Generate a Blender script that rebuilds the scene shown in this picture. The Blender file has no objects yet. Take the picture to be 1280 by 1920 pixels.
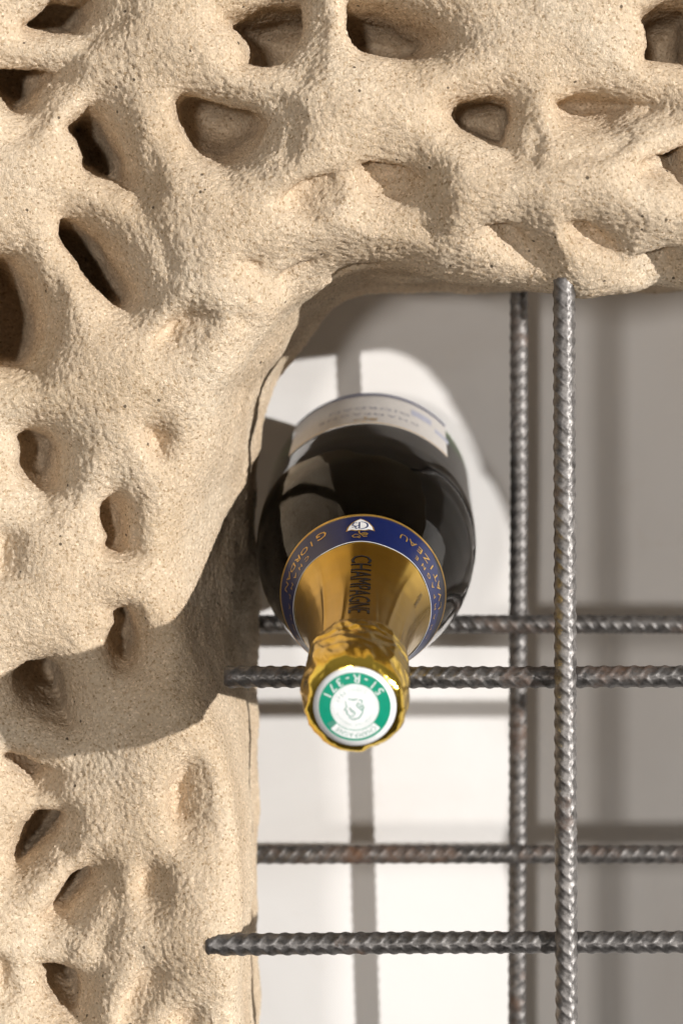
import bpy, bmesh, math, random
import numpy as np
from mathutils import Vector, Matrix

random.seed(7)
rng = np.random.RandomState(11)
sc = bpy.context.scene
COL = sc.collection

# ------------------------------------------------------------------ camera, world, sun, exposure
F = 4043.0                     # focal length in pixels of a 1280 px wide picture
cam_d = bpy.data.cameras.new('camera')
cam = bpy.data.objects.new('camera', cam_d); COL.objects.link(cam)
cam.location = (0, 0, 0); cam.rotation_euler = (math.radians(90), 0, 0)
cam_d.sensor_fit = 'HORIZONTAL'; cam_d.sensor_width = 36.0; cam_d.lens = F / 1280 * 36.0
cam_d.clip_start = 0.05; cam_d.clip_end = 50
cam_d.dof.use_dof = True; cam_d.dof.focus_distance = 0.785; cam_d.dof.aperture_fstop = 15
sc.camera = cam

world = bpy.data.worlds.new('World'); sc.world = world; world.use_nodes = True
bg = world.node_tree.nodes['Background']
wt = world.node_tree
_tc = wt.nodes.new('ShaderNodeTexCoord'); _sx = wt.nodes.new('ShaderNodeSeparateXYZ'); _mr = wt.nodes.new('ShaderNodeMapRange'); _cr = wt.nodes.new('ShaderNodeValToRGB')
wt.links.new(_tc.outputs['Generated'], _sx.inputs[0]); wt.links.new(_sx.outputs['Z'], _mr.inputs['Value'])
_mr.inputs['From Min'].default_value = -1; wt.links.new(_mr.outputs[0], _cr.inputs['Fac']); wt.links.new(_cr.outputs['Color'], bg.inputs['Color'])
for _e, (_p, _c) in zip(_cr.color_ramp.elements, ((0.25, (0.22, 0.20, 0.18, 1)), (0.85, (1.0, 0.985, 0.97, 1)))): _e.position = _p; _e.color = _c
bg.inputs['Strength'].default_value = 0.24

sun_d = bpy.data.lights.new('sun', 'SUN'); sun_d.energy = 4.8; sun_d.angle = math.radians(0.7)
sun_d.color = (1.0, 0.975, 0.945)
sun = bpy.data.objects.new('sun', sun_d); COL.objects.link(sun)
SUN_DIR = Vector((-1.13, 1.0, -0.14))
sun.rotation_euler = SUN_DIR.to_track_quat('-Z', 'Y').to_euler(); sun.location = (1.5, -1, 1)

# soft bounce of a bright surface behind and left of the camera
fill_d = bpy.data.lights.new('soft_fill', 'AREA'); fill_d.shape = 'RECTANGLE'
fill_d.size = 0.16; fill_d.size_y = 0.2; fill_d.energy = 27.0; fill_d.color = (1.0, 0.95, 0.9)
fill = bpy.data.objects.new('soft_fill', fill_d); COL.objects.link(fill)
fill.location = (-0.42, -1.9, -0.11)
fill.rotation_euler = (Vector((0.1, 1.0, -0.1)) - fill.location).to_track_quat('-Z', 'Y').to_euler()

sc.render.engine = 'CYCLES'
sc.cycles.use_denoising = True
sc.cycles.max_bounces = 10; sc.cycles.transmission_bounces = 8; sc.cycles.diffuse_bounces = 4
sc.cycles.caustics_refractive = False; sc.cycles.caustics_reflective = False
sc.view_settings.view_transform = 'Standard'; sc.view_settings.look = 'None'
sc.view_settings.gamma = 1.0; sc.view_settings.use_curve_mapping = False
sc.view_settings.exposure = 0.0

MM = 0.001

# ------------------------------------------------------------------ small helpers
def tag(o, label=None, cat=None, group=None, kind=None):
    if label: o['label'] = label
    if cat: o['category'] = cat
    if group: o['group'] = group
    if kind: o['kind'] = kind
    return o

def empty(name, loc=(0, 0, 0)):
    o = bpy.data.objects.new(name, None); COL.objects.link(o); o.location = loc
    o.empty_display_size = 0.02
    return o

def mesh_obj(name, verts, faces, mat, parent=None, smooth=True):
    me = bpy.data.meshes.new(name)
    me.from_pydata([tuple(v) for v in verts] if not isinstance(verts, np.ndarray) else verts.tolist(), [],
                   faces if not isinstance(faces, np.ndarray) else faces.tolist())
    me.update()
    if smooth: me.shade_smooth()
    me.materials.append(mat)
    o = bpy.data.objects.new(name, me); COL.objects.link(o)
    if parent is not None:
        o.parent = parent
        o.matrix_parent_inverse = Matrix.Translation(-world_loc(parent))
    return o

def world_loc(o):
    return o.location.copy() if o.parent is None else Vector((0, 0, 0)) + world_loc(o.parent) + o.location - (world_loc(o.parent) if True else Vector())

def fast_quads(name, V, Q, mat):
    """numpy vertices / quads to a mesh without python lists"""
    me = bpy.data.meshes.new(name)
    me.vertices.add(len(V)); me.vertices.foreach_set('co', np.ascontiguousarray(V, np.float32).ravel())
    n = len(Q)
    me.loops.add(n * 4); me.loops.foreach_set('vertex_index', np.ascontiguousarray(Q, np.int32).ravel())
    me.polygons.add(n); me.polygons.foreach_set('loop_start', np.arange(0, n * 4, 4, dtype=np.int32))
    me.update(calc_edges=True); me.validate()
    me.shade_smooth(); me.materials.append(mat)
    return me

# gradient noise in numpy (vectorised)
_perm = rng.permutation(256).astype(np.int32); _perm = np.concatenate([_perm, _perm, _perm])
_g = rng.normal(size=(256, 3)).astype(np.float32); _g /= np.linalg.norm(_g, axis=1)[:, None]
def noise3(x, y, z):
    xi = np.floor(x).astype(np.int32); yi = np.floor(y).astype(np.int32); zi = np.floor(z).astype(np.int32)
    xf = (x - xi).astype(np.float32); yf = (y - yi).astype(np.float32); zf = (z - zi).astype(np.float32)
    u = xf**3 * (xf * (xf * 6 - 15) + 10); v = yf**3 * (yf * (yf * 6 - 15) + 10); w = zf**3 * (zf * (zf * 6 - 15) + 10)
    xi &= 255; yi &= 255; zi &= 255
    def gr(i, j, k):
        h = _perm[_perm[_perm[xi + i] + yi + j] + zi + k]
        g = _g[h & 255]
        return g[..., 0] * (xf - i) + g[..., 1] * (yf - j) + g[..., 2] * (zf - k)
    def lp(a, b, t): return a + t * (b - a)
    return lp(lp(lp(gr(0, 0, 0), gr(1, 0, 0), u), lp(gr(0, 1, 0), gr(1, 1, 0), u), v),
              lp(lp(gr(0, 0, 1), gr(1, 0, 1), u), lp(gr(0, 1, 1), gr(1, 1, 1), u), v), w)

def smax(a, b, k):
    h = np.maximum(k - np.abs(a - b), 0) / k
    return np.maximum(a, b) + h * h * k * 0.25

# ------------------------------------------------------------------ materials
def new_mat(name):
    m = bpy.data.materials.new(name); m.use_nodes = True
    nt = m.node_tree; p = nt.nodes['Principled BSDF']
    return m, nt, p

def nd(nt, typ, **kw):
    n = nt.nodes.new(typ)
    for k, v in kw.items():
        if k in n.inputs: n.inputs[k].default_value = v
        else: setattr(n, k, v)
    return n

def ramp(nt, fac, stops):
    r = nt.nodes.new('ShaderNodeValToRGB'); nt.links.new(fac, r.inputs['Fac'])
    while len(r.color_ramp.elements) < len(stops): r.color_ramp.elements.new(0.5)
    for e, (p, c) in zip(r.color_ramp.elements, stops):
        e.position = p; e.color = (*c, 1)
    return r.outputs['Color']

def mixc(nt, fac, a, b, mode='MIX'):
    m = nt.nodes.new('ShaderNodeMix'); m.data_type = 'RGBA'; m.blend_type = mode
    if isinstance(fac, float): m.inputs['Factor'].default_value = fac
    else: nt.links.new(fac, m.inputs['Factor'])
    for v, i in ((a, 6), (b, 7)):
        if isinstance(v, tuple): m.inputs[i].default_value = (*v, 1)
        else: nt.links.new(v, m.inputs[i])
    return m.outputs[2]

def sandstone():
    m, nt, p = new_mat('sandstone'); L = nt.links
    tc = nd(nt, 'ShaderNodeTexCoord'); co = tc.outputs['Object']
    big = nd(nt, 'ShaderNodeTexNoise', Scale=22.0, Detail=5.0, Roughness=0.6); L.new(co, big.inputs['Vector'])
    base = ramp(nt, big.outputs['Fac'], [(0.30, (0.65, 0.505, 0.35)), (0.5, (0.75, 0.60, 0.435)), (0.72, (0.80, 0.67, 0.51))])
    # faint rusty stains
    st = nd(nt, 'ShaderNodeTexNoise', Scale=9.0, Detail=3.0); L.new(co, st.inputs['Vector'])
    stm = ramp(nt, st.outputs['Fac'], [(0.60, (0, 0, 0)), (0.78, (1, 1, 1))])
    base = mixc(nt, stm, base, (0.56, 0.42, 0.26))
    # grains: each Voronoi cell its own tint
    vo = nd(nt, 'ShaderNodeTexVoronoi', Scale=1350.0); L.new(co, vo.inputs['Vector'])
    sep = nd(nt, 'ShaderNodeSeparateColor'); L.new(vo.outputs['Color'], sep.inputs['Color'])
    gt = ramp(nt, sep.outputs['Red'], [(0.0, (0.60, 0.52, 0.42)), (0.10, (0.87, 0.82, 0.75)), (0.5, (1, 1, 1)), (0.88, (1.08, 1.06, 1.02)), (1.0, (1.32, 1.32, 1.36))])
    base = mixc(nt, 1.0, base, gt, 'MULTIPLY')
    # sparse dark specks
    v2 = nd(nt, 'ShaderNodeTexVoronoi', Scale=260.0); L.new(co, v2.inputs['Vector'])
    s2 = nd(nt, 'ShaderNodeSeparateColor'); L.new(v2.outputs['Color'], s2.inputs['Color'])
    near = nd(nt, 'ShaderNodeMath', operation='LESS_THAN'); L.new(v2.outputs['Distance'], near.inputs[0]); near.inputs[1].default_value = 0.16
    few = nd(nt, 'ShaderNodeMath', operation='GREATER_THAN'); L.new(s2.outputs['Green'], few.inputs[0]); few.inputs[1].default_value = 0.93
    both = nd(nt, 'ShaderNodeMath', operation='MULTIPLY'); L.new(near.outputs[0], both.inputs[0]); L.new(few.outputs[0], both.inputs[1])
    base = mixc(nt, both.outputs[0], base, (0.16, 0.12, 0.08))
    L.new(base, p.inputs['Base Color'])
    p.inputs['Roughness'].default_value = 0.85; p.inputs['Specular IOR Level'].default_value = 0.25
    # relief: grains + clumps
    n1 = nd(nt, 'ShaderNodeTexNoise', Scale=950.0, Detail=4.0, Roughness=0.75); L.new(co, n1.inputs['Vector'])
    b1 = nd(nt, 'ShaderNodeBump', Strength=1.0, Distance=0.0013); L.new(n1.outputs['Fac'], b1.inputs['Height'])
    b2 = nd(nt, 'ShaderNodeBump', Strength=0.25, Distance=0.0004); b2.invert = True
    L.new(vo.outputs['Distance'], b2.inputs['Height']); L.new(b1.outputs['Normal'], b2.inputs['Normal'])
    L.new(b2.outputs['Normal'], p.inputs['Normal'])
    return m

def plaster():
    m, nt, p = new_mat('white_plaster'); L = nt.links
    tc = nd(nt, 'ShaderNodeTexCoord'); co = tc.outputs['Object']
    a = nd(nt, 'ShaderNodeTexNoise', Scale=7.0, Detail=5.0, Roughness=0.55, Distortion=0.6); L.new(co, a.inputs['Vector'])
    c = ramp(nt, a.outputs['Fac'], [(0.32, (0.63, 0.605, 0.58)), (0.5, (0.685, 0.668, 0.65)), (0.68, (0.715, 0.703, 0.69))])
    # scattered trowel scuffs
    s = nd(nt, 'ShaderNodeTexNoise', Scale=26.0, Detail=2.0, Distortion=1.5); L.new(co, s.inputs['Vector'])
    sm = ramp(nt, s.outputs['Fac'], [(0.69, (0, 0, 0)), (0.74, (1, 1, 1))])
    mul = nd(nt, 'ShaderNodeMath', operation='MULTIPLY'); mul.inputs[1].default_value = 0.18
    L.new(sm, mul.inputs[0])
    c = mixc(nt, mul.outputs[0], c, (0.62, 0.58, 0.53))
    L.new(c, p.inputs['Base Color']); p.inputs['Roughness'].default_value = 0.75
    p.inputs['Specular IOR Level'].default_value = 0.2
    b = nd(nt, 'ShaderNodeTexNoise', Scale=60.0, Detail=6.0, Roughness=0.6); L.new(co, b.inputs['Vector'])
    bp = nd(nt, 'ShaderNodeBump', Strength=0.12, Distance=0.002); L.new(b.outputs['Fac'], bp.inputs['Height'])
    L.new(bp.outputs['Normal'], p.inputs['Normal'])
    return m

def steel(rust=0.15, seed=0.0, br=1.0):
    m, nt, p = new_mat('rebar_steel'); L = nt.links
    tc = nd(nt, 'ShaderNodeTexCoord'); mp = nd(nt, 'ShaderNodeMapping'); mp.inputs['Location'].default_value = (seed, seed * .7, 0)
    L.new(tc.outputs['Object'], mp.inputs['Vector']); co = mp.outputs['Vector']
    a = nd(nt, 'ShaderNodeTexNoise', Scale=320.0, Detail=5.0, Roughness=0.65); L.new(co, a.inputs['Vector'])
    c = ramp(nt, a.outputs['Fac'], [(q, tuple(v * br for v in w)) for q, w in [(0.30, (0.12, 0.112, 0.106)), (0.5, (0.26, 0.245, 0.235)), (0.72, (0.42, 0.395, 0.375))]])
    # soft blue-grey mill scale and brown rust patches
    r = nd(nt, 'ShaderNodeTexNoise', Scale=38.0, Detail=6.0, Roughness=0.7); L.new(co, r.inputs['Vector'])
    rm = ramp(nt, r.outputs['Fac'], [(0.66 - rust, (0, 0, 0)), (0.78 - rust * .6, (1, 1, 1))])
    c = mixc(nt, rm, c, (0.115, 0.062, 0.036))
    L.new(c, p.inputs['Base Color'])
    inv = nd(nt, 'ShaderNodeMath', operation='MULTIPLY_ADD'); L.new(rm, inv.inputs[0]); inv.inputs[1].default_value = -0.55; inv.inputs[2].default_value = 0.88
    L.new(inv.outputs[0], p.inputs['Metallic'])
    ro = nd(nt, 'ShaderNodeMath', operation='MULTIPLY_ADD'); L.new(a.outputs['Fac'], ro.inputs[0]); ro.inputs[1].default_value = 0.25; ro.inputs[2].default_value = 0.38
    ro2 = nd(nt, 'ShaderNodeMath', operation='MULTIPLY_ADD'); L.new(rm, ro2.inputs[0]); ro2.inputs[1].default_value = 0.28; L.new(ro.outputs[0], ro2.inputs[2])
    L.new(ro2.outputs[0], p.inputs['Roughness'])
    bp = nd(nt, 'ShaderNodeBump', Strength=0.55, Distance=0.0004); L.new(a.outputs['Fac'], bp.inputs['Height'])
    L.new(bp.outputs['Normal'], p.inputs['Normal'])
    return m

def glass():
    m, nt, p = new_mat('green_bottle_glass'); L = nt.links
    p.inputs['Base Color'].default_value = (0.80, 0.9, 0.72, 1)
    p.inputs['Transmission Weight'].default_value = 1.0; p.inputs['IOR'].default_value = 1.26; p.inputs['Specular IOR Level'].default_value = 0.12
    p.inputs['Roughness'].default_value = 0.015
    va = nd(nt, 'ShaderNodeVolumeAbsorption', Density=190.0); va.inputs['Color'].default_value = (0.22, 0.62, 0.05, 1)
    L.new(va.outputs['Volume'], nt.nodes['Material Output'].inputs['Volume'])
    return m

def foil(name, col, rough, bump=0.2, scale=260.0):
    m, nt, p = new_mat(name); L = nt.links
    tc = nd(nt, 'ShaderNodeTexCoord'); co = tc.outputs['Object']
    a = nd(nt, 'ShaderNodeTexNoise', Scale=scale, Detail=3.0); L.new(co, a.inputs['Vector'])
    c = ramp(nt, a.outputs['Fac'], [(0.3, tuple(v * .86 for v in col)), (0.7, col)])
    L.new(c, p.inputs['Base Color']); p.inputs['Metallic'].default_value = 1.0; p.inputs['Roughness'].default_value = rough
    bp = nd(nt, 'ShaderNodeBump', Strength=bump, Distance=0.0006); L.new(a.outputs['Fac'], bp.inputs['Height'])
    L.new(bp.outputs['Normal'], p.inputs['Normal'])
    return m

def paper(name, col, rough=0.45, spec=0.4, var=0.06, metal=0.0, coat=0.0):
    m, nt, p = new_mat(name); L = nt.links
    tc = nd(nt, 'ShaderNodeTexCoord')
    a = nd(nt, 'ShaderNodeTexNoise', Scale=420.0, Detail=3.0); L.new(tc.outputs['Object'], a.inputs['Vector'])
    c = ramp(nt, a.outputs['Fac'], [(0.3, tuple(v * (1 - var) for v in col)), (0.7, tuple(min(1, v * (1 + var)) for v in col))])
    L.new(c, p.inputs['Base Color']); p.inputs['Roughness'].default_value = rough
    p.inputs['Specular IOR Level'].default_value = spec; p.inputs['Metallic'].default_value = metal
    p.inputs['Coat Weight'].default_value = coat; p.inputs['Coat Roughness'].default_value = 0.15
    return m

M_STONE = sandstone(); M_WALL = plaster(); M_GLASS = glass()
M_CAP = foil('crinkled_gold_foil', (0.88, 0.60, 0.09), 0.15, 0.25, 300.0)
M_NECK = foil('smooth_gold_foil', (0.72, 0.45, 0.06), 0.22, 0.03, 120.0)
M_WHITE = paper('white_paper', (0.80, 0.80, 0.80)); M_GREEN = paper('green_print', (0.0, 0.26, 0.155))
M_NAVY = paper('blue_collar_print', (0.002, 0.010, 0.072), 0.36, 0.4, 0.08, 0, 0.2)
M_GOLDP = paper('gold_print', (0.75, 0.47, 0.10), 0.3, 0.5, 0.05, 0.75)
M_BLACK = paper('black_print', (0.012, 0.010, 0.010)); M_LABEL = paper('cream_label_paper', (0.60, 0.57, 0.54), 0.55)
M_GREYG = paper('faint_green_print', (0.42, 0.55, 0.50)); M_DKG = paper('dark_green_print', (0.07, 0.26, 0.19))
M_FAINT = paper('faded_navy_print', (0.20, 0.21, 0.28), 0.5); M_NAVYL = paper('navy_label_print', (0.03, 0.045, 0.13), 0.5); M_LILAC = paper('pale_blue_label_print', (0.42, 0.43, 0.52), 0.5)

# ------------------------------------------------------------------ wall behind
W_D = 1.018
wall = mesh_obj('wall_back', [(-1.6, W_D, -1.2), (1.6, W_D, -1.2), (1.6, W_D, 1.2), (-1.6, W_D, 1.2),
                              (-1.6, W_D + .1, -1.2), (1.6, W_D + .1, -1.2), (1.6, W_D + .1, 1.2), (-1.6, W_D + .1, 1.2)],
                [(0, 1, 2, 3), (5, 4, 7, 6), (0, 4, 5, 1), (3, 2, 6, 7), (1, 5, 6, 2), (0, 3, 7, 4)], M_WALL, smooth=False)
tag(wall, 'white plaster wall behind the bars', kind='structure')

# ------------------------------------------------------------------ weathered sandstone frame (volume -> surface nets)
def front_depth(x, z):
    """distance of the carved face from the lens plane, metres"""
    beam = 1 / (1 + np.exp(-(z - 0.055 + 0.10 * np.clip(x + 0.02, -0.2, 0.05)) / 0.022))
    right = 1 / (1 + np.exp(-(x + 0.055) / 0.022))
    d = 0.797 - 0.035 * beam * right - 0.010 * beam * (1 - right)
    d = d - 0.012 * np.exp(-(np.minimum(x - 0.085, 0) / 0.05) ** 2 - (np.maximum(x - 0.15, 0) / 0.06) ** 2 - ((z - 0.105) / 0.03) ** 2)
    d = d - 0.012 * (1 - beam) / (1 + np.exp(-(x + 0.085) / 0.014)) - 0.004 * (1 - beam) * np.exp(-((x + 0.043) / 0.012) ** 2 - ((z + 0.06) / 0.03) ** 2)
    d = d - 0.0085 * np.exp(-((x + 0.052) / 0.022) ** 2 - ((z + 0.156) / 0.020) ** 2) - 0.004 * np.exp(-((x + 0.047) / 0.016) ** 2 - ((z + 0.060) / 0.02) ** 2)
    d = d + 0.014 * np.exp(-((x - 0.0) / 0.06) ** 2 - ((z - 0.20) / 0.03) ** 2) * 0.6
    return d

def px_to_xz(px, py, add=0.0):
    D = 0.79
    for _ in range(4):
        x = (px - 640) * D / F; z = (960 - py) * D / F
        D = float(front_depth(np.float64(x), np.float64(z))) + add
    return x, z, D

# every hollow: outline in photo pixels, depth mm, drift (x,z per depth), funnel
HOLES = [
    ([(40, 43), (75, 15), (100, -6), (163, -6), (155, 20), (135, 44)], 36, (-.2, .2), .05),
    ([(-10, 125), (55, 125), (100, 129), (82, 138), (60, 165), (48, 195), (30, 206), (10, 200), (-10, 180)], 36, (-.2, .3), .06),
    ([(127, 232), (165, 197), (185, 210), (210, 245), (230, 285), (237, 340), (210, 332), (155, 308), (157, 285), (142, 250)], 40, (-.2, .15), .08),
    ([(325, 188), (345, 176), (400, 184), (465, 200), (495, 225), (485, 258), (450, 288), (415, 304), (380, 295), (350, 272), (327, 225)], 36, (-.05, .25), .10),
    ([(116, 405), (145, 412), (190, 445), (215, 480), (235, 530), (242, 555), (227, 569), (207, 562), (170, 520), (135, 475), (117, 440)], 40, (-.25, .1), .07),
    ([(-15, 475), (20, 480), (45, 510), (65, 545), (77, 595), (75, 640), (45, 682), (-15, 685)], 40, (-.25, .1), .08),
    ([(417, 22), (450, 10), (500, -6), (559, -6), (559, 40), (547, 65), (520, 100), (500, 106), (452, 102), (455, 75), (445, 47)], 40, (.1, .1), .05),
    ([(655, -5), (725, 2), (785, 20), (825, 45), (840, 65), (810, 90), (770, 97), (735, 94), (675, 78), (660, 55)], 38, (-.15, .15), .08),
    ([(1207, 22), (1240, 2), (1295, -5), (1295, 100), (1210, 98), (1220, 70), (1217, 40)], 38, (.1, .1), .06),
    ([(840, 200), (860, 183), (920, 175), (950, 183), (956, 210), (940, 262), (900, 245), (860, 225)], 34, (.1, .15), .06),
    ([(1054, 190), (1090, 173), (1140, 173), (1220, 188), (1205, 200), (1165, 220), (1135, 231), (1110, 228), (1060, 215)], 24, (-.25, .3), .25),
    ([(1207, 312), (1240, 292), (1300, 277), (1300, 345), (1275, 327), (1255, 315)], 32, (-.1, .5), .12),
    ([(530, 385), (565, 350), (605, 336), (650, 330), (615, 370), (570, 395)], 19, (-.3, .6), .35),
    ([(680, 315), (705, 310), (750, 315), (777, 330), (740, 345), (715, 350), (690, 345)], 28, (-.1, .8), .2),
    ([(700, 350), (760, 345), (820, 390), (800, 430), (740, 400)], 5, (-.3, .5), 1.0),
    ([(915, 435), (960, 425), (1000, 445), (1015, 480), (990, 480), (945, 455)], 26, (-.2, .7), .28),
    ([(1075, 422), (1105, 422), (1140, 440), (1150, 455), (1110, 442)], 24, (-.2, .7), .28),
    ([(1190, 495), (1230, 482), (1290, 472), (1290, 540), (1255, 525), (1215, 505)], 32, (-.2, .6), .2),
    ([(524, 534), (546, 516), (577, 501), (617, 493), (600, 515), (566, 538), (541, 555)], 28, (-.3, .5), .25),
    ([(463, 503), (490, 500), (512, 507), (495, 520)], 14, (-.4, .6), .35),
    ([(611, 552), (622, 527), (642, 514), (673, 505), (740, 508), (740, 540), (673, 560), (634, 570)], 36, (-.1, .4), .2),
    ([(448, 600), (475, 590), (500, 625), (470, 630)], 6, (-.4, .3), .8),
    ([(300, 640), (325, 600), (360, 585), (395, 600), (370, 625), (335, 645)], 17, (-.4, .4), .45),
    ([(20, 813), (48, 806), (83, 813), (105, 837), (98, 885), (90, 911), (70, 922), (44, 902), (24, 880), (28, 850)], 32, (-.15, .15), .15),
    ([(276, 804), (302, 800), (332, 824), (324, 859), (308, 870), (293, 850)], 16, (-.5, .2), .4),
    ([(188, 946), (206, 927), (227, 942), (238, 981), (240, 1034), (219, 1040), (192, 1034), (205, 1012), (192, 972)], 27, (-.3, .05), .15),
    ([(199, 1147), (240, 1141), (252, 1165), (258, 1204), (245, 1252), (223, 1261), (206, 1239), (197, 1196), (210, 1178)], 30, (-.15, .1), .15),
    ([(18, 1274), (48, 1248), (83, 1244), (107, 1266), (118, 1320), (122, 1367), (79, 1350), (44, 1328), (30, 1300)], 36, (-.15, .15), .12),
    ([(390, 1125), (410, 1105), (440, 1150), (445, 1190), (415, 1180)], 14, (-.3, .2), .4),
    ([(335, 1215), (365, 1200), (385, 1270), (370, 1310), (345, 1290)], 8, (-.3, .1), .7),
    ([(9, 1431), (35, 1431), (83, 1455), (57, 1486), (48, 1486), (26, 1459)], 26, (-.1, .4), .15),
    ([(101, 1538), (87, 1569), (57, 1604), (13, 1632), (9, 1612), (31, 1564), (57, 1534)], 36, (.05, .1), .08),
    ([(319, 1490), (337, 1451), (363, 1429), (376, 1446), (381, 1490), (367, 1542), (337, 1564), (326, 1534)], 17, (-.5, .1), .4),
    ([(166, 1637), (164, 1665), (144, 1696), (118, 1728), (83, 1728), (109, 1687), (131, 1652)], 32, (-.1, .2), .12),
    ([(265, 1661), (276, 1630), (297, 1639), (297, 1687), (280, 1711), (267, 1687)], 13, (-.6, .1), .5),
    ([(70, 1825), (105, 1825), (136, 1840), (147, 1866), (136, 1914), (109, 1901), (77, 1868), (83, 1849)], 32, (-.15, .15), .12),
    ([(232, 1906), (245, 1862), (271, 1833), (291, 1829), (280, 1857), (254, 1901), (241, 1919)], 18, (-.5, .2), .4),
    ([(328, 1916), (346, 1904), (363, 1901), (350, 1925)], 10, (-.5, .3), .6),
    ([(-10, 1000), (20, 1010), (18, 1070), (-10, 1080)], 14, (-.3, .1), .5),
    ([(-10, 1800), (12, 1815), (20, 1860), (-10, 1880)], 16, (-.3, .2), .4),
]
# worn furrows between the hollows: polyline px, half width px, depth mm
FURROWS = [
    ([(270, 350), (240, 330), (200, 345)], 24, 4), ([(300, 240), (285, 290), (290, 350)], 22, 5), ([(250, 380), (300, 440), (320, 500)], 20, 4),
    ([(120, 110), (180, 60), (240, 20)], 16, 4), ([(10, 265), (70, 230), (110, 180)], 18, 4), ([(520, 180), (560, 220), (540, 290)], 16, 4),
    ([(610, 20), (600, 90), (560, 150)], 18, 3), ([(960, 290), (1000, 300), (1010, 250)], 14, 5), ([(90, 640), (110, 560), (100, 480)], 16, 4),
    ([(660, 395), (760, 430), (900, 440)], 16, 3), ([(1050, 300), (1140, 290), (1180, 260)], 14, 4), ([(640, 470), (560, 470), (480, 480)], 14, 3),
    ([(150, 900), (140, 1000), (150, 1090)], 26, 3), ([(100, 1500), (130, 1540), (120, 1600)], 22, 6), ([(200, 1640), (220, 1700), (190, 1770)], 24, 5),
    ([(160, 1860), (190, 1800), (260, 1790)], 20, 4), ([(0, 1760), (60, 1770), (120, 1780)], 18, 4), ([(300, 1100), (290, 1180), (300, 1260)], 22, 4),
]

BACK = 0.938
OP_L, OP_R, OP_T = -0.0360, 0.3355, 0.0945     # the opening: left edge, right edge, top

def opening(x, y, z):
    """signed distance to the opening (negative inside it)"""
    far = 1 / (1 + np.exp(-(x - 0.185) / 0.008))
    top = OP_T + 0.013 * far - (1 - far) * 0.0055 * np.exp(-((y - 0.775) / 0.05) ** 2) - (1 - far) * 0.011 * np.exp(-(np.minimum(x - 0.082, 0) / 0.035) ** 2 - (np.maximum(x - 0.15, 0) / 0.06) ** 2 - ((y - 0.775) / 0.035) ** 2) \
        - 0.004 * np.exp(-((x - 0.02) / 0.05) ** 2 - ((y - 0.86) / 0.03) ** 2)
    fl = np.clip((BACK - y) / 0.148, 0, 1.2) ** 1.7 * (0.030 * np.exp(-((z + 0.028) / 0.05) ** 2) + 0.010 * np.exp(-((z - 0.06) / 0.05) ** 2))
    x = x + fl * np.clip(1 - x / 0.1, 0, 1)
    cx = (OP_L + OP_R) / 2; hx = (OP_R - OP_L) / 2
    left = 1 / (1 + np.exp((x - cx) / 0.01))
    ra = 0.050 + 0.005 * left; rb = 0.072 + 0.016 * left
    qx = np.abs(x - cx) - (hx - ra); qz = z - (top - rb)
    ax_, az_ = np.maximum(qx, 0), np.maximum(qz, 0)
    k0 = np.sqrt((ax_ / ra) ** 2 + (az_ / rb) ** 2); k1 = np.sqrt((ax_ / ra ** 2) ** 2 + (az_ / rb ** 2) ** 2) + 1e-6
    corner = k0 * (k0 - 1) / k1
    flat = np.maximum(qx - ra, qz - rb)
    return np.where((qx > 0) & (qz > 0), corner, flat)


def poly_sd(x, z, P):
    """signed distance to a polygon, negative inside"""
    d = None; ins = None; n = len(P)
    for i in range(n):
        a = P[i]; b = P[(i + 1) % n]; ex, ez = b - a
        wx, wz = x - a[0], z - a[1]
        h = np.clip((wx * ex + wz * ez) / (ex * ex + ez * ez), 0, 1)
        q = (wx - h * ex) ** 2 + (wz - h * ez) ** 2
        d = q if d is None else np.minimum(d, q)
        c = ((a[1] > z) != (b[1] > z)) & (wx < ex * wz / (ez if abs(ez) > 1e-9 else 1e-9))
        ins = c if ins is None else ins ^ c
    d = np.sqrt(d)
    return np.where(ins, -d, d)

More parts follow.
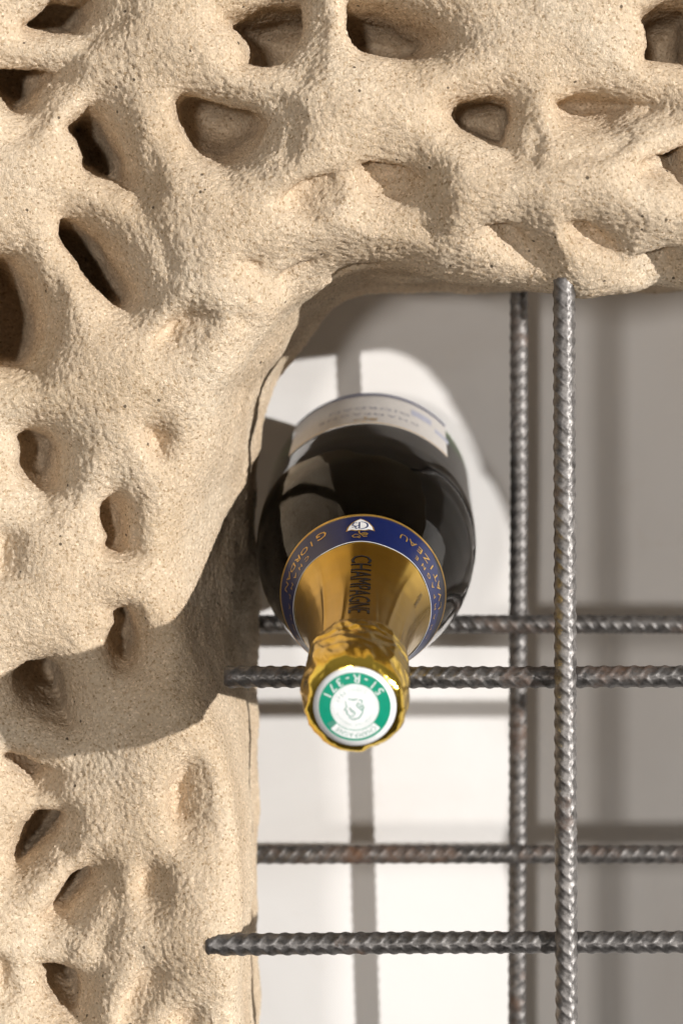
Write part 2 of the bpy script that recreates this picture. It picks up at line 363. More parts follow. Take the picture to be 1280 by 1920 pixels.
def stone_field(xs, ys, zs, holes=True):
    X = xs[:, None, None].astype(np.float32); Y = ys[None, :, None].astype(np.float32); Z = zs[None, None, :].astype(np.float32)
    X2 = xs[:, None].astype(np.float32); Z2 = zs[None, :].astype(np.float32)
    fd = front_depth(X2, Z2)
    n0 = X2 * 0 + Z2 * 0
    fd = fd + 0.0055 * noise3(X2 * 24 + n0, n0 + 3.3, Z2 * 24 + n0) + 0.0022 * noise3(X2 * 55 + n0, n0 + 7.7, Z2 * 55 + n0) \
        + 0.0005 * noise3(X2 * 120 + n0, n0 + 1.7, Z2 * 120 + n0)
    polys = []
    if holes:
        # the face sinks towards every hollow, leaving rounded ribs between them
        sink = n0.copy()
        for out, dep, dr, fun in HOLES:
            P = np.array([px_to_xz(px, py)[:2] for px, py in out], np.float32)
            r = 0.0012
            polys.append((P, r, dep * MM * (1.6 if fun < 0.13 else 1.25 if fun < 0.3 else 1.0), dr, fun))
            off = np.array((0.0022, -0.0006), np.float32)
            d = np.maximum(poly_sd(X2 - off[0] + n0, Z2 - off[1] + n0, P), -0.002)
            amp = 0.0145 if fun < 0.3 else 0.0055
            sink = np.maximum(sink, amp * np.exp(-np.maximum(d, 0) / 0.0092)) + 0.25 * np.minimum(sink, amp * np.exp(-np.maximum(d, 0) / 0.0092))
        for line, hw, dep in FURROWS:
            L = np.array([px_to_xz(px, py)[:2] for px, py in line]); dd = None
            for a_, b_ in zip(L, L[1:]):
                e = b_ - a_; h = np.clip(((X2 - a_[0]) * e[0] + (Z2 - a_[1]) * e[1]) / (e @ e), 0, 1)
                q = np.sqrt((X2 - a_[0] - h * e[0]) ** 2 + (Z2 - a_[1] - h * e[1]) ** 2)
                dd = q if dd is None else np.minimum(dd, q)
            w_ = hw * 0.00019
            sink = sink + dep * MM * 0.42 * np.exp(-(dd / w_) ** 2)
        fd = fd + sink - 0.0042
    fd = fd.astype(np.float32)
    f = fd[:, None, :] - Y
    # wobble the opening a little along its depth
    wob = 0.0022 * noise3(X2 * 34 + n0, n0 + 5.1, Z2 * 34 + n0) + 0.0012 * noise3(X2 * 80 + n0, n0 + 9.1, Z2 * 80 + n0)
    N3 = X * 0 + Y * 0 + Z * 0
    w3 = np.zeros(N3.shape, np.float32)
    lo = opening(X, Y, Z); sel = np.abs(lo) < 0.03
    ii, jj, kq = np.nonzero(sel); ax_, ay_, az_ = xs[ii].astype(np.float32), ys[jj].astype(np.float32), zs[kq].astype(np.float32)
    lowz = 0.62 + 0.38 / (1 + np.exp(-(az_ - 0.02) / 0.02))
    w3[ii, jj, kq] = lowz * (0.0045 * noise3(ax_ * 26, ay_ * 22 + 4, az_ * 26) + 0.0030 * noise3(ax_ * 60, ay_ * 50 + 4, az_ * 60))
    o = -lo + 0.6 * wob[:, None, :].astype(np.float32) + w3
    kk = 0.013 + 0.016 / (1 + np.exp(-(Z2 + 0 * X2 - 0.045) / 0.02)) + 0.014 * np.exp(-((Z2 + 0 * X2 + 0.01) / 0.05) ** 2)
    f = smax(f, o.astype(np.float32), kk[:, None, :].astype(np.float32))
    f = smax(f, Y - np.float32(BACK if holes else 0.85), np.float32(0.008))
    if not holes: return f
    for P, r, dep, (sx, sz), fun in polys:
        pad = 0.016 + dep * 0.5
        x0, z0 = P.min(0) - pad; x1, z1 = P.max(0) + pad
        i0, i1 = np.searchsorted(xs, (x0, x1)); k0, k1 = np.searchsorted(zs, (z0, z1))
        if i1 - i0 < 2 or k1 - k0 < 2: continue
        Df = fd[i0:i1, k0:k1]
        j0, j1 = np.searchsorted(ys, (float(Df.min()) - 0.012, float(Df.max()) + dep + 0.012))
        xx = X[i0:i1]; zz = Z[:, :, k0:k1]; yy = Y[:, j0:j1]
        t = yy - Df[:, None, :]                       # depth below the face
        tc = np.clip(t, 0, dep)
        nn = noise3(xx * 90 + 0 * t, yy * 60 + 0 * t, zz * 90 + 0 * t) * 0.0020
        hs = poly_sd(xx - sx * tc, zz - sz * tc, P) - r + nn + fun * np.clip(t, -0.006, 0.05)
        hs = smax(hs.astype(np.float32), (t - dep).astype(np.float32), np.float32(min(0.016, dep * .9)))
        k = 0.0045 if fun < 0.3 else 0.007
        f[i0:i1, j0:j1, k0:k1] = smax(f[i0:i1, j0:j1, k0:k1], -hs, np.float32(k))
    return f

def surface_nets(f, xs, ys, zs):
    f = np.pad(f, 1, constant_values=1.0)
    dx = xs[1] - xs[0]; dy = ys[1] - ys[0]; dz = zs[1] - zs[0]
    ins = f < 0
    nx, ny, nz = f.shape
    cnt = np.zeros((nx - 1, ny - 1, nz - 1), np.int8)
    for i in (0, 1):
        for j in (0, 1):
            for k in (0, 1):
                cnt += ins[i:nx - 1 + i, j:ny - 1 + j, k:nz - 1 + k]
    act = (cnt > 0) & (cnt < 8)
    I, J, K = np.nonzero(act)
    idx = np.full(act.shape, -1, np.int32); idx[I, J, K] = np.arange(len(I))
    acc = np.zeros((len(I), 3), np.float32); num = np.zeros(len(I), np.float32)
    corners = [(i, j, k) for i in (0, 1) for j in (0, 1) for k in (0, 1)]
    vals = {c: f[I + c[0], J + c[1], K + c[2]] for c in corners}
    for a in corners:
        for ax in range(3):
            if a[ax]: continue
            b = list(a); b[ax] = 1; b = tuple(b)
            va, vb = vals[a], vals[b]
            cr = (va < 0) != (vb < 0)
            t = np.where(cr, va / np.where(cr, va - vb, 1), 0)
            p = np.empty((len(I), 3), np.float32)
            for q in range(3): p[:, q] = a[q]
            p[:, ax] += t
            acc += p * cr[:, None]; num += cr
    P = acc / num[:, None] + np.stack([I, J, K], 1)
    V = np.stack([xs[0] + (P[:, 0] - 1) * dx, ys[0] + (P[:, 1] - 1) * dy, zs[0] + (P[:, 2] - 1) * dz], 1)
    quads = []
    for ax in range(3):
        sl_a = [slice(None)] * 3; sl_b = [slice(None)] * 3
        sl_a[ax] = slice(0, -1); sl_b[ax] = slice(1, None)
        A = ins[tuple(sl_a)]; B = ins[tuple(sl_b)]
        ch = A != B
        e = np.nonzero(ch); fl = A[e]
        u, v = (ax + 1) % 3, (ax + 2) % 3
        ok = (e[u] > 0) & (e[v] > 0) & (e[u] < act.shape[u]) & (e[v] < act.shape[v])
        e = tuple(q[ok] for q in e); fl = fl[ok]
        def cell(du, dv):
            c = [q.copy() for q in e]; c[u] = c[u] - du; c[v] = c[v] - dv
            return idx[c[0], c[1], c[2]]
        q = np.stack([cell(1, 1), cell(0, 1), cell(0, 0), cell(1, 0)], 1)
        q[~fl] = q[~fl][:, ::-1]
        quads.append(q)
    Q = np.concatenate(quads); Q = Q[(Q >= 0).all(1)]
    return V, Q

stone = empty('sandstone_frame', (-0.11, 0.80, -0.25))
tag(stone, 'pitted beige sandstone frame with wind-worn hollows around the opening', 'stone frame')

def stone_part(name, xr, yr, zr, h, levels, holes):
    xs = np.arange(xr[0], xr[1], h); ys = np.arange(yr[0], yr[1], h); zs = np.arange(zr[0], zr[1], h)
    f = stone_field(xs, ys, zs, holes)
    V, Q = surface_nets(f, xs, ys, zs); del f
    me = fast_quads(name, V, Q, M_STONE)
    o = bpy.data.objects.new(name, me); COL.objects.link(o)
    if levels:
        md = o.modifiers.new('s', 'SUBSURF'); md.levels = levels; md.render_levels = levels
        dg = bpy.context.evaluated_depsgraph_get()
        me2 = bpy.data.meshes.new_from_object(o.evaluated_get(dg))
        o.modifiers.clear(); o.data = me2; bpy.data.meshes.remove(me); me = me2; me.name = name
    n = len(me.vertices)
    co = np.empty(n * 3, np.float32); me.vertices.foreach_get('co', co); co = co.reshape(-1, 3)
    no = np.empty(n * 3, np.float32); me.vertices.foreach_get('normal', no); no = no.reshape(-1, 3)
    x, y, z = co[:, 0], co[:, 1], co[:, 2]
    d = 0.00022 * noise3(x * 160, y * 160, z * 160) + (0.00015 + 0.0003 * np.clip(noise3(x * 30, y * 30, z * 30 + 2), 0, 1)) * noise3(x * 380, y * 380, z * 380 + 4) + 0.00095 * noise3(x * 740, y * 740, z * 740 + 9)
    co = co + no * d[:, None]
    me.vertices.foreach_set('co', np.ascontiguousarray(co).ravel()); me.update(); me.shade_smooth()
    o.parent = stone; o.matrix_parent_inverse = Matrix.Translation(-stone.location)
    return o

stone_part('carved_face', (-0.175, 0.186), (0.722, 0.957), (-0.25, 0.25), 0.0017, 1, True)
stone_part('side_pillar', (0.187, 0.42), (0.722, 0.957), (-0.25, 0.25), 0.006, 0, False)

# ------------------------------------------------------------------ ribbed reinforcing bars
def rebar(name, p0, p1, mat, spin, label, r=3.74, pitch=5.5, seed=0, round_start=False, lean=(1, -1)):
    p0 = Vector(p0); p1 = Vector(p1); ax = (p1 - p0); L = ax.length / MM; ax.normalize()
    ref = Vector((0, -1, 0)); e1 = (ref - ax * ref.dot(ax)).normalized(); e2 = ax.cross(e1)
    nt_, st = 56, 0.5
    ns = int(L / st) + 1
    S = np.linspace(0, L, ns)[:, None]; T = np.linspace(0, 2 * np.pi, nt_, endpoint=False)[None, :]
    th = (T - spin + 2 * np.pi) % (2 * np.pi)                 # longitudinal ribs at th = 0 and pi
    half = th < np.pi
    loc = np.where(half, th, th - np.pi)                      # 0..pi across one side
    cres = np.clip(np.sin(loc), 0, 1) ** 0.45
    wig = 0.45 * noise3(S * 0.05 + T * 0, T * 0 + seed, S * 0 + 0.5)
    off = np.where(half, lean[0] * (loc - np.pi / 2) * r * 0.80, lean[1] * (loc - np.pi / 2) * r * 0.80) + np.where(half, 0, pitch * .45)
    ph = ((S + off + wig) / pitch) % 1.0
    prof = np.exp(-(np.abs(ph - 0.5) / 0.165) ** 2.8)
    dl = np.minimum(np.minimum(th, 2 * np.pi - th), np.abs(th - np.pi))
    lon = np.exp(-(dl / 0.38) ** 4)
    R = r + 0.41 * prof * np.maximum(cres, 0.38) + 0.30 * lon * (0.8 + 0.5 * noise3(S * 0.6 + 0 * T, S * 0 + seed + 4 + 0 * T, S * 0 + 0 * T)) - 0.12 * lon * (1 - prof)
    R = R + 0.10 * noise3(S * 0.45 + T * 0, np.cos(T) * 2 + S * 0 + seed, np.sin(T) * 2 + S * 0) + 0.05 * noise3(S * 1.3 + T * 0, np.cos(T) * 4 + S * 0 + seed, np.sin(T) * 4 + S * 0)
    if round_start:
        q = np.clip(S / 1.6, 0, 1); R = R * np.sqrt(np.clip(1 - (1 - q) ** 2 * 0.40, 0, 1))
    bend = 0.9 * noise3(S * 0.008, S * 0 + seed * 3.1, S * 0)
    e1n, e2n, axn = np.array(e1), np.array(e2), np.array(ax)
    P = np.array(p0)[None, None, :] + MM * (S[..., None] * axn + (R * np.cos(T))[..., None] * e1n + (R * np.sin(T))[..., None] * e2n + bend[..., None] * e2n)
    V = P.reshape(-1, 3)
    i = np.arange(ns - 1)[:, None] * nt_; j = np.arange(nt_)[None, :]; j2 = (j + 1) % nt_
    Q = np.stack([i + j, i + j2, i + nt_ + j2, i + nt_ + j], -1).reshape(-1, 4)
    base = np.array(p0)
    me = fast_quads(name, V - base, Q, mat)
    bm = bmesh.new(); bm.from_mesh(me); bm.verts.ensure_lookup_table()
    bm.faces.new([bm.verts[k] for k in range(nt_)][::-1]); bm.faces.new([bm.verts[(ns - 1) * nt_ + k] for k in range(nt_)])
    bmesh.ops.recalc_face_normals(bm, faces=bm.faces); bm.to_mesh(me); bm.free(); me.shade_smooth()
    o = bpy.data.objects.new(name, me); COL.objects.link(o); o.location = p0
    tag(o, label, 'rebar', 'ribbed steel bars crossing the opening')
    return o

def at(px, py, D): return ((px - 640) * D / F, D, (960 - py) * D / F)

ST = [steel(0.05, 0.0, 0.82), steel(0.08, 3.1, .62), steel(0.12, 5.7, .58), steel(0.09, 8.3, .6), steel(0.08, 11.9, .55), steel(0.14, 14.2, .55)]
DF, DB = 0.782, 0.942
z1 = at(0, 1269, DF)[2]; z2 = at(0, 1766, DF)[2]; z3 = at(0, 1172, DB)[2]; z4 = at(0, 1602, DB)[2]
xv = at(1057, 0, DF - .0085)[0]; xb = at(972, 0, 0.953)[0]
rebar('rebar', (xv, DF - .0085, 0.118), (xv + .0012, DF - .0085, -0.26), ST[0], -0.40, 'front upright steel rebar, brightest and thickest, socketed into the stone above', seed=1, lean=(1, -1))
rebar('rebar', (xb, 0.9495, 0.16), (xb, 0.9615, -0.30), ST[1], 1.25, 'rear upright steel rebar, slimmer, behind the crossing bars', seed=2, lean=(1, -1))
rebar('rebar', (-0.0425, DF, z1), (0.36, DF, z1), ST[2], -0.05, 'steel rebar running level right behind the gold bottle cap', seed=3, round_start=True, lean=(-1, 1))
rebar('rebar', (-0.0490, DF - .004, z2), (0.21, DF, z2), ST[3], 0.05, 'lowest level steel rebar with its round left end over the stone', seed=4, round_start=True, lean=(-1, 1))
rebar('rebar', (-0.08, DB, z3), (0.36, DB, z3), ST[4], 1.5, 'level steel rebar passing behind the bottle shoulder', seed=5, lean=(1, -1))
rebar('rebar', (-0.08, DB, z4), (0.36, DB, z4), ST[5], -1.45, 'level steel rebar crossing mid-way below the bottle, rusty at its left end', seed=6, lean=(1, -1))

# ------------------------------------------------------------------ the bottle
CAP = np.array([(665 - 640) / 5.86 * MM, 0.69, -(1325 - 960) / 5.86 * MM])
AX = np.array([0.030, 0.969, 0.241]); AX /= np.linalg.norm(AX)
RT = np.array([1.0, 0, 0]); RT = RT - AX * RT.dot(AX); RT /= np.linalg.norm(RT)
UP = np.cross(RT, AX); UP = UP if UP[2] > 0 else -UP

PROF = [(30, 14.6), (45, 15.4), (60, 16.2), (75, 17.6), (88, 19.3), (100, 21.8), (110, 24.4), (120, 27.5), (130, 30.8), (145, 35.3), (160, 39.2), (175, 42.6), (190, 44.5), (205, 45.2), (220, 45.3), (285, 45.2)]
_ps = np.array([p[0] for p in PROF], float); _pr = np.array([p[1] for p in PROF], float)
_ds = np.linspace(30, 285, 511); _dr = np.interp(_ds, _ps, _pr)
_ker = np.hanning(25); _ker /= _ker.sum()
_dr = np.convolve(np.pad(_dr, 12, mode='edge'), _ker, 'valid')
def RAD(s): return np.interp(s, _ds, _dr)
def on_bottle(s, phi, off=0.0):
    s = np.asarray(s, float); phi = np.asarray(phi, float); r = RAD(s) + off
    return CAP + MM * (s[..., None] * AX + (r * np.cos(phi))[..., None] * UP + (r * np.sin(phi))[..., None] * RT)

BASE = CAP + AX * 0.305
bottle = empty('champagne_bottle', tuple(BASE))
tag(bottle, 'dark green sparkling wine bottle with gold foil neck lying on the bars', 'bottle')

def revolve(name, prof, mat, parent, n=160, a0=0, a1=2 * np.pi, fn=None, closed=True, cap_ends=False):
    prof = np.array(prof, float); m = len(prof)
    T = np.linspace(a0, a1, n, endpoint=not closed)
    S = np.repeat(prof[:, 0][:, None], n, 1); R = np.repeat(prof[:, 1][:, None], n, 1); TT = np.repeat(T[None, :], m, 0)
    if fn is not None: S, R = fn(S, R, TT)
    P = CAP + MM * (S[..., None] * AX + (R * np.cos(TT))[..., None] * UP + (R * np.sin(TT))[..., None] * RT)
    V = P.reshape(-1, 3).tolist(); Q = []
    nn = n if closed else n - 1
    for i in range(m - 1):
        for j in range(nn):
            k = (j + 1) % n
            Q.append((i * n + j, i * n + k, (i + 1) * n + k, (i + 1) * n + j))
    if cap_ends:
        Q.append(tuple(range(n))[::-1]); Q.append(tuple((m - 1) * n + j for j in range(n)))
    o = mesh_obj(name, V, Q, mat, parent)
    bm = bmesh.new(); bm.from_mesh(o.data); bmesh.ops.recalc_face_normals(bm, faces=bm.faces); bm.to_mesh(o.data); bm.free()
    o.data.shade_smooth()
    return o

gp = [(24, 13.5)] + [(s, float(RAD(s))) for s in np.arange(32, 286, 2.5)] + \
     [(292, 44.9), (297, 43.8), (301, 41.6), (304, 38.5), (305.5, 35), (305, 31), (302, 26), (298, 20), (294, 12), (292, 4)]
revolve('glass_body', gp, M_GLASS, bottle, 180, cap_ends=True)

def shell(name, s0, s1, mat, parent, off, th=0.18, a0=None, a1=None, ns=40, nt=200, fn=None):
    """a sheet wrapped round the bottle, with real thickness"""
    S = np.linspace(s0, s1, ns)
    prof = [(s, float(RAD(s)) + off) for s in S] + [(s, float(RAD(s)) + off - th) for s in S[::-1]]
    prof.append(prof[0])
    if a0 is None: return revolve(name, prof, mat, parent, nt, fn=fn)
    return revolve(name, prof, mat, parent, nt, a0, a1, closed=False, fn=fn)

# smooth gold neck foil: faint flat facets and long pleats
def neck_fn(S, R, T):
    w = 0.30 * noise3(np.cos(T) * 2.2, np.sin(T) * 2.2, S * 0.02) + 0.16 * noise3(np.cos(T) * 6, np.sin(T) * 6, S * 0.035 + 3)
    pl = 0.45 * np.exp(-((T - 5.55 - (S - 80) * 0.0015) / 0.035) ** 2) + 0.35 * np.exp(-((T - 0.80 - (S - 80) * 0.004) / 0.05) ** 2)
    for t0, a_ in ((0.35, .30), (1.1, .4), (2.0, .35), (4.4, .4), (5.0, .3), (5.95, .35)):
        pl = pl + a_ * np.exp(-((T - t0 - (S - 60) * 0.0022 * (1 if a_ > .32 else -1)) / 0.03) ** 2) * np.clip((82 - S) / 35, 0, 1)
    lap = 0.35 * (1 / (1 + np.exp(-(T - 5.48) / 0.01))) * np.exp(-np.maximum(T - 5.48, 0) / 0.16)
    return S, R + w + pl * np.clip((112 - S) / 40, 0, 1) + lap * 0.6 * np.clip((109 - S) / 12, 0, 1)
neck = shell('neck_foil', 38, 112.5, M_NECK, bottle, 0.75, 0.3, ns=50, nt=240, fn=neck_fn)

# blue collar with gold and white edges; inner cut is slightly polygonal
def collar_fn(S, R, T):
    cut = np.clip((118 - S) / 10, 0, 1) * 0.9 * (np.cos(T * 7 + 0.4) * 0.5)
    S2 = S + cut
    return S2, R + (RAD(S2) - RAD(S))
collar = shell('neck_collar', 110.5, 128.3, M_NAVY, bottle, 0.95, 0.2, ns=14, nt=220, fn=collar_fn)
shell('gold_edge', 127.8, 128.8, M_GOLDP, collar, 1.02, 0.3, ns=4, nt=220)
def rim_fn(S, R, T):
    S2 = S + 0.9 * (np.cos(T * 7 + 0.4) * 0.5) * 0.75
    return S2, R + (RAD(S2) - RAD(S))
shell('white_edge', 110.3, 110.6, M_WHITE, collar, 0.98, 0.12, ns=3, nt=220, fn=rim_fn)

# crinkled foil over cork and wire cage
cap_prof = [(-0.2, 0.3), (-0.2, 6), (-0.1, 12.3), (0.2, 13.6), (1.0, 14.9), (2.4, 15.9), (4.5, 16.5), (8, 17.0), (12, 17.4), (17, 17.7), (22, 17.7), (27, 17.3), (31, 16.7), (34, 16.6), (37, 16.9), (40, 16.9), (42.5, 16.4), (44.5, 16.2)]
cp = np.array(cap_prof); ss = np.concatenate([[0], np.cumsum(np.hypot(np.diff(cp[:, 0]), np.diff(cp[:, 1])))])
tt = np.linspace(0, ss[-1], 110); cap_dense = np.stack([np.interp(tt, ss, cp[:, 0]), np.interp(tt, ss, cp[:, 1])], 1)
def cap_fn(S, R, T):
    a = np.clip((R - 12.5) / 2.5, 0, 1) * np.clip((S + 0.2) / 1.5, 0, 1)
    tw = T * 1.0 + 0.012 * S
    c, s = np.cos(tw), np.sin(tw)
    rid = 1 - np.abs(noise3(c * 3.6, s * 3.6, S * 0.03)) * 2.4
    rid2 = 1 - np.abs(noise3(c * 1.9 + 7, s * 1.9, S * 0.10 + 2)) * 2.2
    rid3 = 1 - np.abs(noise3(c * 6 + 3, s * 6, S * 0.10 + 5)) * 2.4
    lump = noise3(c * 1.7 + 3, s * 1.7, S * 0.06 + 8)
    cage = 0
    for t0 in (0.75, 2.32, 3.89, 5.46):                           # wire legs telegraph through the foil
        dd = np.abs((T - t0 + np.pi) % (2 * np.pi) - np.pi)
        cage = cage + np.exp(-(dd / 0.085) ** 2)
    ring = np.exp(-((S - 33.5) / 1.6) ** 2)
    d = 0.38 * rid + 0.85 * rid2 + 0.14 * rid3 + 1.2 * lump + 0.7 * cage * np.clip((S - 3) / 8, 0, 1) * np.clip((40 - S) / 8, 0, 1) + 0.6 * ring - 0.7
    return S + a * 0.25 * rid3, R + a * d
capf = revolve('cap_foil', cap_dense, M_CAP, bottle, 300, fn=cap_fn)

# ---- flat print helpers: 2-D triangles (mm) pushed through a mapping
def glyphs(body, size, tracking=1.0, width=1.0, bold=0.0):
    cu = bpy.data.curves.new('txt', 'FONT'); cu.body = body; cu.size = size; cu.align_x = 'CENTER'; cu.align_y = 'CENTER'
    cu.space_character = tracking; cu.resolution_u = 2; cu.offset = bold
    o = bpy.data.objects.new('txt', cu); COL.objects.link(o)
    bpy.context.view_layer.update()
    me = bpy.data.meshes.new_from_object(o.evaluated_get(bpy.context.evaluated_depsgraph_get()))
    bpy.data.objects.remove(o); bpy.data.curves.remove(cu)
    bm = bmesh.new(); bm.from_mesh(me); bpy.data.meshes.remove(me)
    bmesh.ops.triangulate(bm, faces=bm.faces)
    for _ in range(3):
        lim = max(size * 0.22, 0.25)
        es = [e for e in bm.edges if e.calc_length() > lim]
        if not es: break
        bmesh.ops.subdivide_edges(bm, edges=es, cuts=1); bmesh.ops.triangulate(bm, faces=bm.faces)
    bm.verts.ensure_lookup_table(); bm.verts.index_update()
    V = np.array([(v.co.x * width, v.co.y) for v in bm.verts]).reshape(-1, 2)
    Fc = [tuple(v.index for v in f.verts) for f in bm.faces]
    bm.free()
    return V, Fc

def strokes(lines, w):
    V = []; Fc = []
    for ln in lines:
        ln = np.array(ln, float); n = len(ln); t = np.gradient(ln, axis=0); t /= np.linalg.norm(t, axis=1)[:, None] + 1e-9
        nrm = np.stack([-t[:, 1], t[:, 0]], 1); b = len(V)
        for k in range(n):
            ww = w * (0.35 + 0.65 * math.sin(math.pi * (k + .5) / n))
            V += [tuple(ln[k] + nrm[k] * ww / 2), tuple(ln[k] - nrm[k] * ww / 2)]
        Fc += [(b + 2 * k, b + 2 * k + 1, b + 2 * k + 3, b + 2 * k + 2) for k in range(n - 1)]
    return np.array(V), Fc

def fill_poly(pts, step=0.6):
    bm = bmesh.new(); vs = [bm.verts.new((p[0], p[1], 0)) for p in pts]; bm.faces.new(vs)
    bmesh.ops.triangulate(bm, faces=bm.faces)
    for _ in range(3):
        es = [e for e in bm.edges if e.calc_length() > step]
        if not es: break
        bmesh.ops.subdivide_edges(bm, edges=es, cuts=1); bmesh.ops.triangulate(bm, faces=bm.faces)
    bm.verts.index_update()
    V = np.array([(v.co.x, v.co.y) for v in bm.verts]); Fc = [tuple(v.index for v in f.verts) for f in bm.faces]; bm.free()
    return V, Fc

def decal(name, VF, fmap, mat, parent):
    V, Fc = VF
    return mesh_obj(name, fmap(V), Fc, mat, parent, smooth=False)

# black CHAMPAGNE running down the gold neck: reads towards the cap, tops to the right
def neck_text(s_c, phi_c, off):
    def f(V):
        s = s_c - V[:, 0]; phi = phi_c + V[:, 1] / RAD(s)
        w = 0.30 * noise3(np.cos(phi) * 2.2, np.sin(phi) * 2.2, s * 0.02) + 0.16 * noise3(np.cos(phi) * 6, np.sin(phi) * 6, s * 0.035 + 3)
        return on_bottle(s, phi, off + w)
    return f
decal('lettering', glyphs('CHAMPAGNE', 10.4, 1.0, 0.82), neck_text(75.5, -0.02, 0.92), M_BLACK, neck)
decal('lettering', glyphs('AVIZE GRAND', 2.0, 1.0, 1.0), neck_text(96.0, 1.22, 1.0), M_BLACK, neck)

# collar printing: reads to the left, tops toward the cap
def collar_map(s_c, phi_c, off=1.12):
    def f(V):
        s = s_c - V[:, 1]; phi = phi_c - V[:, 0] / RAD(np.full(len(V), s_c))
        return on_bottle(s, phi, off)
    return f
def letters_along(text, size, s_c, phi0, dphi, mat, bold=0.0, width=1.0):
    for k, ch in enumerate(text):
        if ch == ' ': continue
        decal('lettering', glyphs(ch, size, 1, width, bold), collar_map(s_c, phi0 + k * dphi), mat, collar)
def serif_letters(text, size, s_c, phi0, dphi):
    letters_along(text, size, s_c, phi0, dphi, M_GOLDP, 0.0, 1.1)
serif_letters('G', 6.0, 121.8, -0.56, 0)
serif_letters('IORDAN', 4.8, 121.0, -0.72, -0.135)
letters_along('CHAMPAGNE', 3.3, 115.2, -0.86, -0.15, M_GOLDP)
serif_letters('UAEZITAVL', 4.8, 121.0, 0.56, 0.135)
letters_along('ENGAPMAHC', 3.3, 115.2, 0.84, 0.15, M_GOLDP)

# crest: white shield with monogram above two gold vine leaves
cm = collar_map(118.9, -0.03, 1.10)
def crest(V): return collar_map(118.9, -0.03, 1.12)(V)
def crest2(V): return collar_map(118.9, -0.03, 1.20)(V)
arc = lambda a, b, n: [a + (b - a) * i / (n - 1) for i in range(n)]
shield = [(-4.6, 0.7), (-4.0, -1.6), (-2.6, -3.9), (-1.0, -5.4), (0, -6.0), (1.0, -5.4), (2.6, -3.9), (4.0, -1.6), (4.6, 0.7), (3.0, 0.3), (1.6, 1.0), (0, 0.8), (-1.6, 1.0), (-3.0, 0.3)]
decal('crest_edge', fill_poly([(x * 1.14, (y + 2) * 1.14 - 2) for x, y in shield]), crest, M_GOLDP, collar)
decal('crest_shield', fill_poly(shield), crest2, M_WHITE, collar)
def crest3(V): return collar_map(118.9, -0.03, 1.28)(V)
mono = [[(-2.4 * math.cos(a) * 0.9 - 0.4, -2.0 + 2.2 * math.sin(a)) for a in arc(-1.9, 1.9, 18)],
        [(0.3, 0.2), (0.35, -2.0), (0.3, -4.2)], [(0.3, -0.4), (1.5, 0.0), (1.9, -1.2), (0.4, -2.0)],
        [(0.9, -3.6), (2.2, -3.9), (2.8, -2.4), (1.6, -1.6), (2.9, -0.9)]]
decal('monogram', strokes(mono, 0.62), crest3, M_NAVYL, collar)
leafl = [[(0.0, 1.0), (0.5, 2.0), (0.2, 3.2), (-0.4, 4.2)], [(-0.2, 3.4), (-1.6, 2.6), (-2.8, 3.2), (-2.2, 4.4), (-0.9, 4.1), (-0.2, 3.4)],
         [(0.4, 4.0), (1.8, 3.6), (3.0, 4.6), (2.4, 5.6), (1.0, 5.6), (0.0, 4.6)], [(1.2, 5.6), (0.4, 6.2), (-0.2, 5.4)], [(-0.6, 4.4), (-1.4, 5.4), (-2.6, 5.2)], [(-1.0, 3.2), (-1.8, 3.6), (-2.4, 3.4)]]
decal('vine_leaf', strokes(leafl, 0.55), crest2, M_GOLDP, collar)

# body label on the cylinder
lab = shell('body_label', 229.5, 296.0, M_LABEL, bottle, 0.28, 0.2, -0.82, 0.82, ns=8, nt=60)
def lab_map(s_c, phi_c, off=0.36):
    def f(V):
        s = s_c - V[:, 1]; phi = phi_c - V[:, 0] / 44.4
        return on_bottle(np.minimum(s, 284.9), phi, off)
    return f
shell('gold_line', 230.0, 230.9, M_GOLDP, lab, 0.36, 0.2, -0.82, 0.82, ns=2, nt=60)
shell('navy_border', 292.0, 296.0, M_NAVYL, lab, 0.40, 0.3, -0.82, 0.82, ns=4, nt=60)
decal('lettering', glyphs('CHAMPAGNE', 6.0, 1.3, 1.0), lab_map(249, 0.0), M_FAINT, lab)
decal('lettering', glyphs('GIORDAN', 7.0, 1.15, 1.0), lab_map(262, 0.0), M_FAINT, lab)
decal('printed_block', fill_poly([(-5, -6), (5, -6), (5, 6), (-5, 6)], 3), lab_map(272, 0.52), M_LILAC, lab)
decal('printed_block', fill_poly([(-4, -4), (4, -4), (4, 4), (-4, 4)], 3), lab_map(262, 0.76), M_LILAC, lab)
decal('emblem', strokes([[(x * 1.7, y * 1.7) for x, y in l] for l in leafl], 0.9), lab_map(244, -0.02), M_GOLDP, lab)

# round green and white tax sticker on the cap, printed upside down
SC_UP, SC_RT = -UP, -RT
def disc_map(lift):
    def f(V):
        r2 = (V ** 2).sum(1)
        return CAP + MM * (V[:, 0:1] * SC_RT + V[:, 1:2] * SC_UP) + MM * AX * (-0.75 - lift + 0.0042 * r2)[:, None]
    return f
def ring(r0, r1, a0=0, a1=2 * math.pi, n=96):
    full = abs(a1 - a0) > 6.28
    A = np.linspace(a0, a1, n, endpoint=not full); rr = np.linspace(r0, r1, 5); V = [(r * math.cos(a), r * math.sin(a)) for r in rr for a in A]; Fc = []
    for i in range(4):
        for j in range(n if full else n - 1):
            k = (j + 1) % n; Fc.append((i * n + j, i * n + k, (i + 1) * n + k, (i + 1) * n + j))
    return np.array(V), Fc
V, Fc = ring(0.05, 13.25); nV = len(V)
top3 = disc_map(0.0)(V); bot3 = disc_map(-0.7)(np.array([(13.25 * math.cos(a), 13.25 * math.sin(a)) for a in np.linspace(0, 2 * math.pi, 96, endpoint=False)]))
Fs = list(Fc) + [(nV - 96 + j, nV - 96 + (j + 1) % 96, nV + (j + 1) % 96, nV + j) for j in range(96)]
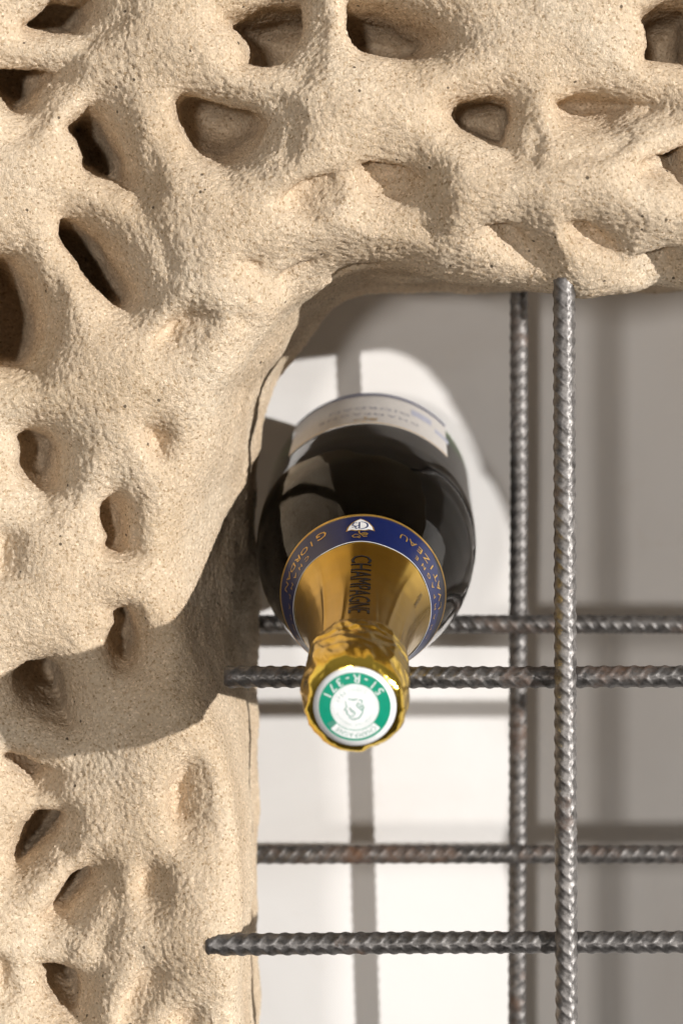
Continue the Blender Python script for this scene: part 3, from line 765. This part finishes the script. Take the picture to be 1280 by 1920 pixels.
stick = mesh_obj('cap_sticker', np.concatenate([top3, bot3]), Fs, M_WHITE, bottle)
decal('green_band', ring(7.75, 11.55), disc_map(0.05), M_GREEN, stick)
decal('thin_ring', ring(7.0, 7.12), disc_map(0.05), M_GREYG, stick)
def arc_text(text, size, rad, a0, da, outward, mat, lift, width=1.0, bold=0.0):
    for k, ch in enumerate(text):
        if ch == ' ': continue
        g, fc = glyphs(ch, size, 1, width, bold); a = a0 + k * da
        if outward: ux, uy, vx, vy = math.sin(a), -math.cos(a), math.cos(a), math.sin(a)
        else: ux, uy, vx, vy = -math.sin(a), math.cos(a), -math.cos(a), -math.sin(a)
        c = np.array([rad * math.cos(a), rad * math.sin(a)])
        VV = c + g[:, :1] * np.array([ux, uy]) + g[:, 1:] * np.array([vx, vy])
        decal('lettering', (VV, fc), disc_map(lift), mat, stick)
HP = math.pi / 2
arc_text('51-R-371', 3.9, 9.65, -HP - 0.98, 0.305, False, M_WHITE, 0.11, 1.1)
decal('white_patch', ring(8.0, 10.75, HP - 0.80, HP + 0.86, 40), disc_map(0.09), M_WHITE, stick)
arc_text('CHAMPAGNE', 2.3, 9.35, HP + 0.72, -0.168, True, M_DKG, 0.14, 0.85)
decal('green_square', ring(8.0, 10.6, HP - 1.0, HP - 0.82, 6), disc_map(0.14), M_DKG, stick)
arc_text('DGDDI', 1.6, 6.0, -HP - 0.55, 0.22, False, M_GREYG, 0.06)
arc_text('75cl', 1.6, 5.9, -HP + 0.62, 0.2, False, M_DKG, 0.06)
arc_text('REPUBLIQUE FRANCAISE', 1.15, 6.0, HP + 1.18, -0.124, True, M_GREYG, 0.06)
# line portrait in a cap
face = [[(3.0, -2.0), (2.6, -0.2), (3.3, 1.0), (2.5, 1.3), (2.5, 2.2), (1.6, 3.0), (0.4, 3.3)],
        [(-2.2, -0.6), (-2.6, 1.6), (-1.4, 3.6), (0.6, 4.2), (2.0, 3.4)],
        [(-2.6, -1.0), (-3.0, 0.2), (-2.0, 1.0), (-1.4, 0.2), (-2.0, -0.6), (-1.2, -1.2)],
        [(0.6, 1.0), (-0.2, 2.2), (0.8, 2.8)], [(2.2, -2.8), (0.6, -2.4), (-0.8, -2.8)], [(-1.2, -2.6), (-2.4, -2.2), (-2.2, -1.2)],
        [(1.8, 0.2), (1.2, 0.9), (0.7, 1.8)], [(-1.2, -1.6), (-0.6, -0.6), (-1.2, 0.2)]]
decal('portrait_lines', strokes(face, 0.42), disc_map(0.06), M_DKG, stick)
